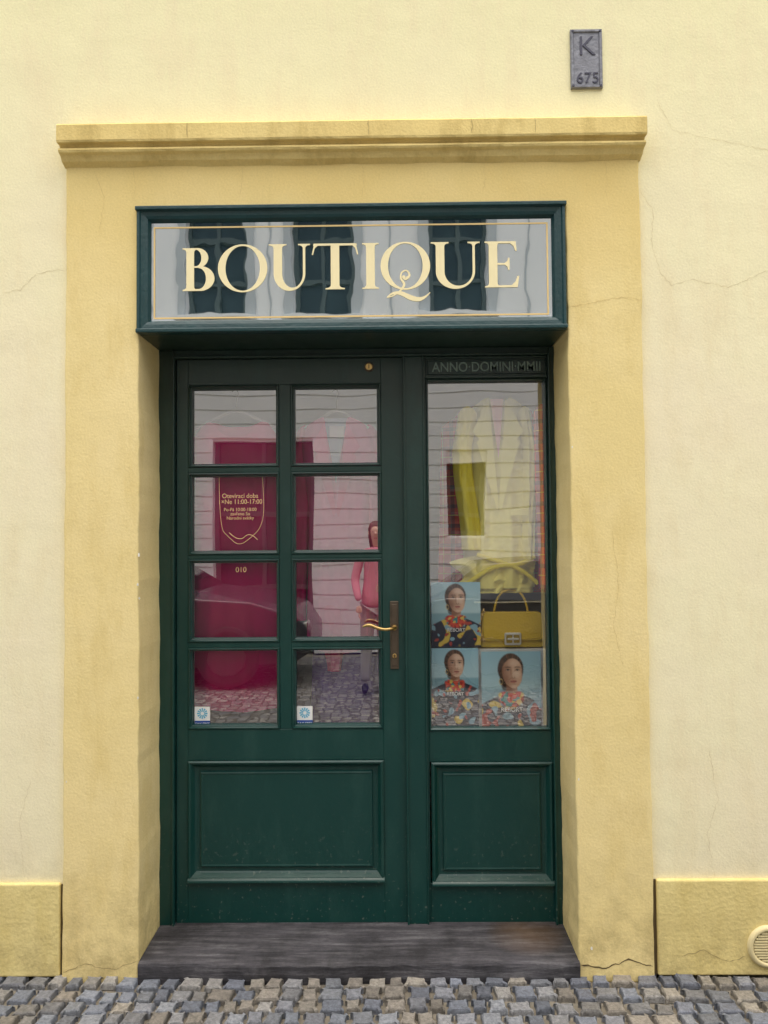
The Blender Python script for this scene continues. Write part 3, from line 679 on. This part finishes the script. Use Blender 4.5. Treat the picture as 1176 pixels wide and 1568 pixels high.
    c=mixc(c,s,sm)
    rr_=math.hypot((u-.325)/.028,(t-.505)/.045)
    c=mixc(c,(.85,.62,.25),math.exp(-((rr_-1)/.16)**2))
    return c
def poster(x0,x1,z0,z1,y,k=0):
    g=group('magazine_poster',((x0+x1)/2,y,(z0+z1)/2))
    W=x1-x0;H=z1-z0;tb=H/W
    nu=84;nv=int(84*tb)
    v=[];cl=[];f=[]
    for j in range(nv+1):
        for i in range(nu+1):
            u=i/nu;t=j/nv*tb
            v.append((x0+u*W,y+.0015*math.sin(u*3),z1-t*W));cl.append(portrait(u,t,tb,k))
    for j in range(nv):
        for i in range(nu): f.append((j*(nu+1)+i,(j+1)*(nu+1)+i,(j+1)*(nu+1)+i+1,j*(nu+1)+i+1))
    me=D.meshes.new('sheet');me.from_pydata(v,[],f);me.materials.append(M_print)
    a=me.color_attributes.new('Col','FLOAT_COLOR','POINT')
    buf=[]
    for c in cl: buf+=[c[0],c[1],c[2],1]
    a.data.foreach_set('color',buf)
    link(D.objects.new('sheet',me),g)
    text('title','REBORT',x0+.5*W,y-.003,z1-min(1.0,tb-.05)*W,.10*W,M_white,g,ext=.0006,bold=.0003)
    return g
poster(.157,.358,1.126,1.390,.330,0)
poster(.155,.346,.797,1.122,.327,1)
poster(.358,.600,.797,1.107,.325,2)
boxes('display_block',[(.345,.625,.345,.45,.795,1.115)],M_white,house,bevel=.003)

# handbag
hb=group('yellow_handbag',(.487,.38,1.19))
M_bag=simple('ochre_leather',(.72,.49,.035),.42,var=.1,bump=.3,bscale=120)
M_bagd=simple('ochre_leather_edge',(.35,.24,.02),.5)
M_sil=simple('silver_clasp',(.85,.85,.82),.3,metal=.7)
def bagshape(x0,x1,z0,z1,top_in,r,n=8):
    ps=[]
    for (cx,cz,t0) in((x0+r,z0+r,180),(x1-r,z0+r,270),(x1-r-top_in,z1-r,0),(x0+r+top_in,z1-r,90)):
        for i in range(n+1):
            t=math.radians(t0+90*i/n);ps.append((cx+r*math.cos(t),cz+r*math.sin(t)))
    return ps
def slab(name,ps,y0,y1,mat,parent,bevel=.004):
    n=len(ps);v=[(p[0],y0,p[1]) for p in ps]+[(p[0],y1,p[1]) for p in ps]
    f=[tuple(range(n)),tuple(range(n,2*n))]+[(i,(i+1)%n,n+(i+1)%n,n+i) for i in range(n)]
    return mk(name,v,f,mat,parent,bevel=bevel,seg=2)
dy=-.015
slab('bag_body',bagshape(.358,.618,1.119,1.262,.006,.012),.365+dy,.435+dy,M_bag,hb,.008)
slab('bag_flap',bagshape(.362,.614,1.148,1.266,.004,.018),.354+dy,.364+dy,M_bag,hb,.004)
tube('flap_seam',[(.370,.3535+dy,1.262),(.368,.3535+dy,1.17),(.378,.3535+dy,1.156),(.49,.3535+dy,1.153),(.598,.3535+dy,1.156),(.608,.3535+dy,1.17),(.606,.3535+dy,1.262)],.0009,M_bagd,hb)
slab('clasp_plate',bagshape(.455,.523,1.132,1.182,0,.006),.346+dy,.354+dy,M_sil,hb,.002)
slab('clasp_inset',bagshape(.462,.486,1.141,1.173,0,.003),.343+dy,.347+dy,M_bagd,hb,.001)
slab('clasp_inset',bagshape(.492,.516,1.141,1.173,0,.003),.343+dy,.347+dy,M_bagd,hb,.001)
slab('clasp_bar',bagshape(.466,.512,1.153,1.161,0,.002),.341+dy,.345+dy,M_sil,hb,.001)
tube('bag_handle',[(.42,.385,1.262),(.425,.385,1.30),(.45,.38,1.345),(.49,.38,1.355),(.53,.38,1.345),(.555,.385,1.30),(.56,.385,1.262)],.005,M_bag,hb)
for i in range(16):
    t=i/15;cz=1.275-.125*t
    cx=.372-.018*math.sin(t*3.1)
    ring_=[(cx+.005*math.cos(q*.785)*(1 if i%2 else .35),.332+.003*math.sin(q*.785)*(i%2==0),cz+.0065*math.sin(q*.785)) for q in range(8)]
    tube('chain_link',ring_,.0014,M_brass,hb,cyclic=True,res=3)

# ------------------------------------------------------------------ ground
m,nt,b=newmat('street_setts_far');L=nt.links.new
tc=N(nt,'ShaderNodeTexCoord');vo=N(nt,'ShaderNodeTexVoronoi');vo.inputs['Scale'].default_value=11;vo.inputs['Randomness'].default_value=.55;L(tc.outputs['Object'],vo.inputs['Vector'])
ve=N(nt,'ShaderNodeTexVoronoi',feature='DISTANCE_TO_EDGE');ve.inputs['Scale'].default_value=11;ve.inputs['Randomness'].default_value=.55;L(tc.outputs['Object'],ve.inputs['Vector'])
sp=N(nt,'ShaderNodeSeparateColor');L(vo.outputs['Color'],sp.inputs[0])
r=N(nt,'ShaderNodeValToRGB');r.color_ramp.elements[0].color=(.12,.12,.13,1);r.color_ramp.elements[1].color=(.28,.27,.25,1);L(sp.outputs[0],r.inputs[0])
r2=N(nt,'ShaderNodeValToRGB');r2.color_ramp.elements[0].position=.03;r2.color_ramp.elements[1].position=.10;L(ve.outputs['Distance'],r2.inputs[0])
mx=N(nt,'ShaderNodeMix',data_type='RGBA');L(r2.outputs[0],mx.inputs[0]);mx.inputs[6].default_value=(.08,.07,.06,1);L(r.outputs[0],mx.inputs[7]);L(mx.outputs[2],b.inputs['Base Color'])
b.inputs['Roughness'].default_value=.8
bp=N(nt,'ShaderNodeBump');bp.inputs['Distance'].default_value=.01;L(r2.outputs[0],bp.inputs['Height']);L(bp.outputs[0],b.inputs['Normal'])
M_far=m
mk('ground',[(-400,-400,-.02),(400,-400,-.02),(400,400,-.02),(-400,400,-.02)],[(0,1,2,3)],simple('joint_sand',(.20,.18,.14),.95,var=.3,scale=30,bump=.6),None)
mk('street',[(-60,-7.0,-.012),(60,-7.0,-.012),(60,-3.0,-.012),(-60,-3.0,-.012)],[(0,1,2,3)],M_far)
m,nt,b=newmat('granite_setts');L=nt.links.new
at=N(nt,'ShaderNodeAttribute');at.attribute_name='Col'
tc=N(nt,'ShaderNodeTexCoord');n1=N(nt,'ShaderNodeTexNoise');n1.inputs['Scale'].default_value=75;n1.inputs['Detail'].default_value=7;n1.inputs['Roughness'].default_value=.8;L(tc.outputs['Object'],n1.inputs['Vector'])
mr=N(nt,'ShaderNodeMapRange');mr.inputs[1].default_value=.3;mr.inputs[2].default_value=.7;mr.inputs[3].default_value=.45;mr.inputs[4].default_value=1.55;L(n1.outputs['Fac'],mr.inputs[0])
vm=N(nt,'ShaderNodeVectorMath',operation='SCALE');L(at.outputs['Color'],vm.inputs[0]);L(mr.outputs[0],vm.inputs[3]);L(vm.outputs[0],b.inputs['Base Color'])
b.inputs['Roughness'].default_value=.65
bp=N(nt,'ShaderNodeBump');bp.inputs['Strength'].default_value=1;bp.inputs['Distance'].default_value=.008;L(n1.outputs['Fac'],bp.inputs['Height']);L(bp.outputs[0],b.inputs['Normal'])
v=[];f=[];colr=[]
pal=[(.18,.20,.24),(.21,.225,.25),(.23,.235,.245),(.25,.245,.235),(.155,.17,.205),(.275,.255,.22),(.20,.21,.235),(.24,.22,.19),(.185,.205,.24)]
yrow=-.005;row=0
while yrow>-3.0:
    d=random.uniform(.060,.078)
    x=-3.6+random.uniform(0,.08)
    while x<3.6:
        w=random.uniform(.054,.092)
        yc=yrow-d/2+.012*math.sin(x*3+row)+random.uniform(-.004,.004);xc=x+w/2
        hw=w/2-random.uniform(.000,.0035);hd=d/2-random.uniform(.000,.003)
        rot=random.uniform(-.12,.12);h=random.uniform(-.0035,.0035);tx=random.uniform(-.06,.06);ty=random.uniform(-.06,.06)
        base=len(v)
        c8=[]
        for (sx,sy) in((-1,-1),(1,-1),(1,1),(-1,1)):
            jx=hw*(1+random.uniform(-.16,.06));jy=hd*(1+random.uniform(-.16,.06));q=.84+random.uniform(-.16,.08)
            c8+=[(sx*jx*(q if sx*sy>0 else 1),sy*jy*(1 if sx*sy>0 else q)),(sx*jx*(1 if sx*sy>0 else q),sy*jy*(q if sx*sy>0 else 1))]
        for lev,(s,z) in enumerate(((1.0,-.02),(1.0,-.005),(.95,.0),(.80,.003))):
            for (a,bq) in c8:
                xx=a*s;yy=bq*s
                X=xc+xx*math.cos(rot)-yy*math.sin(rot);Yy=yc+xx*math.sin(rot)+yy*math.cos(rot)
                v.append((X,min(Yy,-.002) ,z+h+(tx*xx+ty*yy if lev else 0)+(random.uniform(-.0018,.0018) if lev>1 else 0)))
        for lev in range(3):
            for i in range(8): f.append((base+lev*8+i,base+lev*8+(i+1)%8,base+(lev+1)*8+(i+1)%8,base+(lev+1)*8+i))
        f.append(tuple(base+24+i for i in range(8)))
        c=random.choice(pal);g_=random.uniform(.72,1.35);colr+= [tuple(cc*g_ for cc in c)]*25
        x+=w
    yrow-=d;row+=1
me=D.meshes.new('cobblestone_pavement');me.from_pydata(v,[],f);me.materials.append(m)
ca=me.color_attributes.new('Col','FLOAT_COLOR','CORNER')
buf=[]
for p in me.polygons:
    c=colr[p.index]
    for _ in p.loop_indices: buf+=[c[0],c[1],c[2],1]
ca.data.foreach_set('color',buf)
bm=bmesh.new();bm.from_mesh(me);bmesh.ops.recalc_face_normals(bm,faces=bm.faces);bm.to_mesh(me);bm.free()
link(D.objects.new('cobblestone_pavement',me))

# ------------------------------------------------------------------ opposite building (seen mirrored in the glass)
opp=group('opposite_building',(0,-7.3,0))
M_opp=simple('white_render',(.88,.88,.88),.9,var=.05,scale=2)
M_opt=simple('grey_window_surround',(.50,.53,.55),.9,var=.08,scale=3)
M_opw=simple('opposite_window_glass',(.03,.05,.055),.1,var=.6,scale=3)
YO=-7.2
holesG=[(-5.6,-4.3,0,2.9),(-2.49,-1.10,0,2.93),(.76,1.30,1.6,2.6),(3.2,4.4,1.0,2.7)]
UT=6.1
holesU=[(a,b,4.5,UT) for a,b in((-6.3,-5.45),(-4.5,-3.6),(-2.70,-1.89),(-1.28,-.49),(.50,1.30),(2.3,3.15),(4.2,5.0))]
L=[]
def cut(z0,z1,holes):
    out=[];x=-12.
    for h in sorted(h for h in holes if h[2]<z1-.001 and h[3]>z0+.001):
        out.append((x,h[0]));x=h[1]
    out.append((x,12.));return out
z=0
while z<4.3:
    for a,b_ in cut(z,z+.19,holesG): L.append((a,b_,YO-.040,YO-.006,z+.006,z+.186))
    z+=.198
for a,b_ in cut(0,4.3,[(h[0],h[1],0,4.3) for h in holesG]): L.append((a,b_,YO-.3,YO-.03,0,4.35))
for h in holesG:
    L.append((h[0],h[1],YO-.3,YO-.035,h[3],4.35))
    if h[2]>0: L.append((h[0],h[1],YO-.3,YO-.035,0,h[2]))
L.append((-12,12,YO-.3,YO+.04,4.36,4.44))
for a,b_ in cut(4.5,UT,holesU): L.append((a,b_,YO-.3,YO,4.44,UT))
L.append((-12,12,YO-.3,YO,UT,6.7))
boxes('walls',L,M_opp,opp)
L=[]
for h in holesU:
    L+=[(h[0]-.11,h[0],YO,YO+.035,4.50,UT),(h[1],h[1]+.11,YO,YO+.035,4.50,UT),(h[0]-.16,h[1]+.16,YO,YO+.06,UT,UT+.12)]
for x in(-3.15,-1.585,.0,1.8,3.67): L.append((x-.012,x+.012,YO,YO+.012,4.45,6.69))
boxes('window_surrounds',L,M_opt,opp)
L=[];G=[]
for h in holesG+holesU:
    xm=(h[0]+h[1])/2
    G.append((h[0],h[1],YO-.22,YO-.2,h[2],h[3]))
    for xx in(h[0]+.03,xm,h[1]-.03): L.append((xx-.03,xx+.03,YO-.2,YO-.15,h[2],h[3]))
    for z_ in(h[2]+.04,h[2]+(h[3]-h[2])*.30,h[2]+(h[3]-h[2])*.66): L.append((h[0],h[1],YO-.2,YO-.155,z_-.03,z_+.03))
boxes('window_glass',G,M_opw,opp)
boxes('window_frames',L,simple('frame_grey',(.07,.10,.10),.5),opp)
boxes('window_sills',[(h[0]-.14,h[1]+.14,YO-.05,YO+.12,h[2]-.055,h[2]) for h in holesU],M_opp,opp)
boxes('opposite_roof',[(-12,12,YO-4,YO+.05,6.7,6.8),(-12,12,YO-4,YO-3.8,0,6.7)],M_opp,opp)

# ------------------------------------------------------------------ parked cars (reflected)
M_body=simple('dark_car_paint',(.035,.035,.045),.25,var=.1);M_cg=simple('car_glass',(.01,.012,.015),.05);M_tyre=simple('tyre',(.02,.02,.02),.8);M_rim=simple('alloy',(.12,.12,.13),.3,metal=1)
M_trim=simple('chrome_trim',(.6,.6,.62),.25,metal=1)
S=[(-5.25,.35,.70,.72,.70,.60),(-5.15,.25,.95,.98,.82,.66),(-4.9,.22,1.0,1.10,.86,.62),(-4.5,.2,1.0,1.38,.88,.60),(-3.9,.2,.98,1.46,.89,.60),(-3.2,.2,.96,1.47,.89,.60),(-2.75,.2,.95,1.40,.89,.60),(-2.1,.2,.94,1.02,.88,.66),(-1.5,.22,.88,.92,.86,.66),(-1.05,.25,.74,.78,.80,.60),(-.9,.35,.55,.58,.66,.5)]
yc=-5.6
def parked(dx,hs):
    car=group('parked_car',(-3.1+dx,-5.6,0))
    v=[];f=[];fm=[]
    for (x,bz_,be,ro,hw,hr) in S:
        x+=dx;be*=hs;ro*=hs
        v+=[(x,yc-hw*.92,bz_),(x,yc-hw,.5*(bz_+be)),(x,yc-hw*.97,be),(x,yc-hr,ro),(x,yc,ro+.02),(x,yc+hr,ro),(x,yc+hw*.97,be),(x,yc+hw,.5*(bz_+be)),(x,yc+hw*.92,bz_)]
    for i in range(len(S)-1):
        for k in range(8):
            f.append((i*9+k,i*9+k+1,(i+1)*9+k+1,(i+1)*9+k))
            g_=(k in(2,5) and 2<=i<=6) or (k in(3,4) and i in(2,6))
            fm.append(1 if g_ else 0)
        f.append((i*9,i*9+8,(i+1)*9+8,(i+1)*9));fm.append(0)
    f.append(tuple(range(9)));fm.append(0);f.append(tuple((len(S)-1)*9+k for k in range(9)));fm.append(0)
    mk('bodywork',v,f,None,car,mats=[M_body,M_cg],fm=fm,bevel=.02)
    for x in(-4.45+dx,-1.75+dx):
        for s in(-1,1):
            cyl('tyre',(x,yc+s*.70,.32),(x,yc+s*.90,.32),.32,M_tyre,car,n=32)
            cyl('rim',(x,yc+s*.89,.32),(x,yc+s*.915,.32),.20,M_rim,car,n=10)
    boxes('belt_trim',[(-4.6+dx,-2.2+dx,yc+.865,yc+.885,.955*hs,.975*hs)],M_trim,car)
    boxes('pillar',[(-3.55+dx,-3.47+dx,yc+.70,yc+.80,.97*hs,1.3*hs)],M_body,car)
    boxes('headlamp',[(-1.05+dx,-.93+dx,yc+.42,yc+.66,.52,.66)],M_trim,car,bevel=.02)
parked(0,1)
parked(5.45,.92)

# ------------------------------------------------------------------ pedestrian (reflected)
px,py=-.17,-4.6
ped=group('pedestrian',(px,py,0))
def skin(name,V,E_,R,mat,root=0):
    me=D.meshes.new(name);me.from_pydata(V,E_,[]);me.materials.append(mat)
    o=D.objects.new(name,me);link(o,ped)
    s=o.modifiers.new('skin','SKIN')
    for i,r_ in enumerate(R):
        q=me.skin_vertices[0].data[i];q.radius=(r_ if not isinstance(r_,tuple) else r_[0],r_ if not isinstance(r_,tuple) else r_[1]);q.use_root=(i==root)
    s.use_smooth_shade=True
    u=o.modifiers.new('sub','SUBSURF');u.levels=2;u.render_levels=2
    return o
def pp(x,y,z): return (px+x,py+y,z)
M_jk=simple('rose_jacket',(.80,.30,.38),.7);M_je=simple('light_trousers',(.40,.38,.38),.8);M_sk=simple('skin',(.72,.46,.35),.5);M_hr=simple('brown_hair',(.09,.045,.025),.6)
skin('jacket',[pp(0,0,.84),pp(0,0,.97),pp(0,0,1.13),pp(0,0,1.29),pp(0,0,1.41),pp(0,0,1.47),pp(-.155,0,1.385),pp(-.215,.02,1.13),pp(-.17,.12,.93),pp(.155,0,1.385),pp(.225,.03,1.14),pp(.12,.20,1.08)],
 [(0,1),(1,2),(2,3),(3,4),(4,5),(4,6),(6,7),(7,8),(4,9),(9,10),(10,11)],[(.175,.13),(.165,.12),(.13,.10),(.145,.105),(.11,.08),.05,.056,.046,.034,.056,.046,.034],M_jk)
skin('trousers',[pp(0,0,.95),pp(-.08,0,.84),pp(-.09,.03,.48),pp(-.10,.05,.10),pp(.08,0,.84),pp(.08,.0,.48),pp(.08,-.06,.10)],[(0,1),(1,2),(2,3),(0,4),(4,5),(5,6)],[(.14,.11),.095,.066,.055,.095,.066,.055],M_je)
for sx,sy in((-.10,.05),(.08,-.06)): skin('shoe',[pp(sx,sy-.04,.05),pp(sx,sy+.06,.045),pp(sx,sy+.16,.03)],[(0,1),(1,2)],[.042,.042,.03],M_black)
skin('neck_and_head',[pp(0,0,1.46),pp(0,.01,1.53),pp(0,.02,1.58),pp(0,.02,1.66),pp(0,.015,1.71)],[(0,1),(1,2),(2,3),(3,4)],[.042,.042,(.058,.070),(.070,.082),.055],M_sk)
skin('nose',[pp(0,.09,1.645),pp(0,.115,1.615)],[(0,1)],[.010,.013],M_sk)
skin('hair',[pp(0,-.05,1.40),pp(0,-.045,1.52),pp(0,-.030,1.62),pp(0,-.01,1.70),pp(0,.02,1.755)],[(0,1),(1,2),(2,3),(3,4)],[.06,.085,.095,.095,.05],M_hr)
for sx in(-.03,.03): skin('eye',[pp(sx,.094,1.645),pp(sx,.098,1.645)],[(0,1)],[.008,.006],M_black)
for sx in(-.074,.074): skin('ear',[pp(sx,.01,1.66),pp(sx,.01,1.61)],[(0,1)],[.014,.010],M_sk)
skin('mouth',[pp(-.02,.098,1.575),pp(.02,.098,1.575)],[(0,1)],[.006,.006],simple('lips',(.45,.1,.1),.5))
def hand(base,dirv,side):
    b=Vector(base);d=Vector(dirv).normalized();s=Vector(side).normalized();n_=d.cross(s)
    skin('hand_palm',[tuple(b),tuple(b+d*.04),tuple(b+d*.08)],[(0,1),(1,2)],[.022,(.036,.016),(.036,.014)],M_sk)
    for k,(o_,l) in enumerate(((-.027,.068),(-.009,.078),(.009,.072),(.027,.056))):
        q=b+d*.08+s*o_
        skin('finger',[tuple(q),tuple(q+d*l*.5+n_*.005),tuple(q+d*l*.85+n_*.022)],[(0,1),(1,2)],[.009,.008,.007],M_sk)
    q=b+d*.03-s*.03
    skin('thumb',[tuple(q),tuple(q+d*.03-s*.02),tuple(q+d*.06-s*.022)],[(0,1),(1,2)],[.011,.010,.008],M_sk)
hand(pp(-.168,.135,.89),(0,.15,-1),(0,1,0))
hand(pp(.09,.24,1.07),(-.7,.7,0),(0,0,1))
slab('shoulder_bag',bagshape(px+.15,px+.37,.78,.98,.01,.03),py-.06,py+.04,M_white,ped,.01)
tube('bag_strap',[pp(.22,-.01,.97),pp(.20,0,1.2),pp(.14,0,1.46),pp(.20,-.03,1.2),pp(.30,-.01,.97)],.008,M_white,ped)

# ------------------------------------------------------------------ light: bright, very soft high overcast
EL=math.radians(85);az=math.radians(180-10)
w=D.worlds.new('World');scene.world=w;w.use_nodes=True;nt=w.node_tree
bg=nt.nodes['Background'];sk=nt.nodes.new('ShaderNodeTexSky');sk.sky_type='NISHITA';sk.sun_disc=False
sk.sun_elevation=EL;sk.sun_rotation=az;sk.air_density=1;sk.dust_density=7;sk.ozone_density=.3
nt.links.new(sk.outputs[0],bg.inputs[0]);bg.inputs[1].default_value=.15
ld=D.lights.new('sun','SUN');ld.energy=5;ld.angle=math.radians(118);ld.color=(1,.96,.89)
lo=D.objects.new('sun',ld);C.collection.objects.link(lo)
dirv=Vector((-math.sin(az)*math.cos(EL),-math.cos(az)*math.cos(EL),-math.sin(EL)))
lo.rotation_euler=dirv.to_track_quat('-Z','Y').to_euler();lo.location=(1,-3,12)

# ------------------------------------------------------------------ camera
cd=D.cameras.new('camera');cd.sensor_fit='VERTICAL';cd.sensor_height=24;cd.lens=24*1178/1568;cd.clip_end=2000;cd.clip_start=.05
co=D.objects.new('camera',cd);C.collection.objects.link(co);co.location=(0,-2.83,1.575)
R=Matrix.Rotation(.0105,4,'Z')@Matrix.Rotation(math.pi/2+math.radians(1.9),4,'X')@Matrix.Rotation(-.0084,4,'Z')
co.rotation_euler=R.to_euler();scene.camera=co
scene.view_settings.view_transform='Standard';scene.view_settings.look='None';scene.view_settings.exposure=0
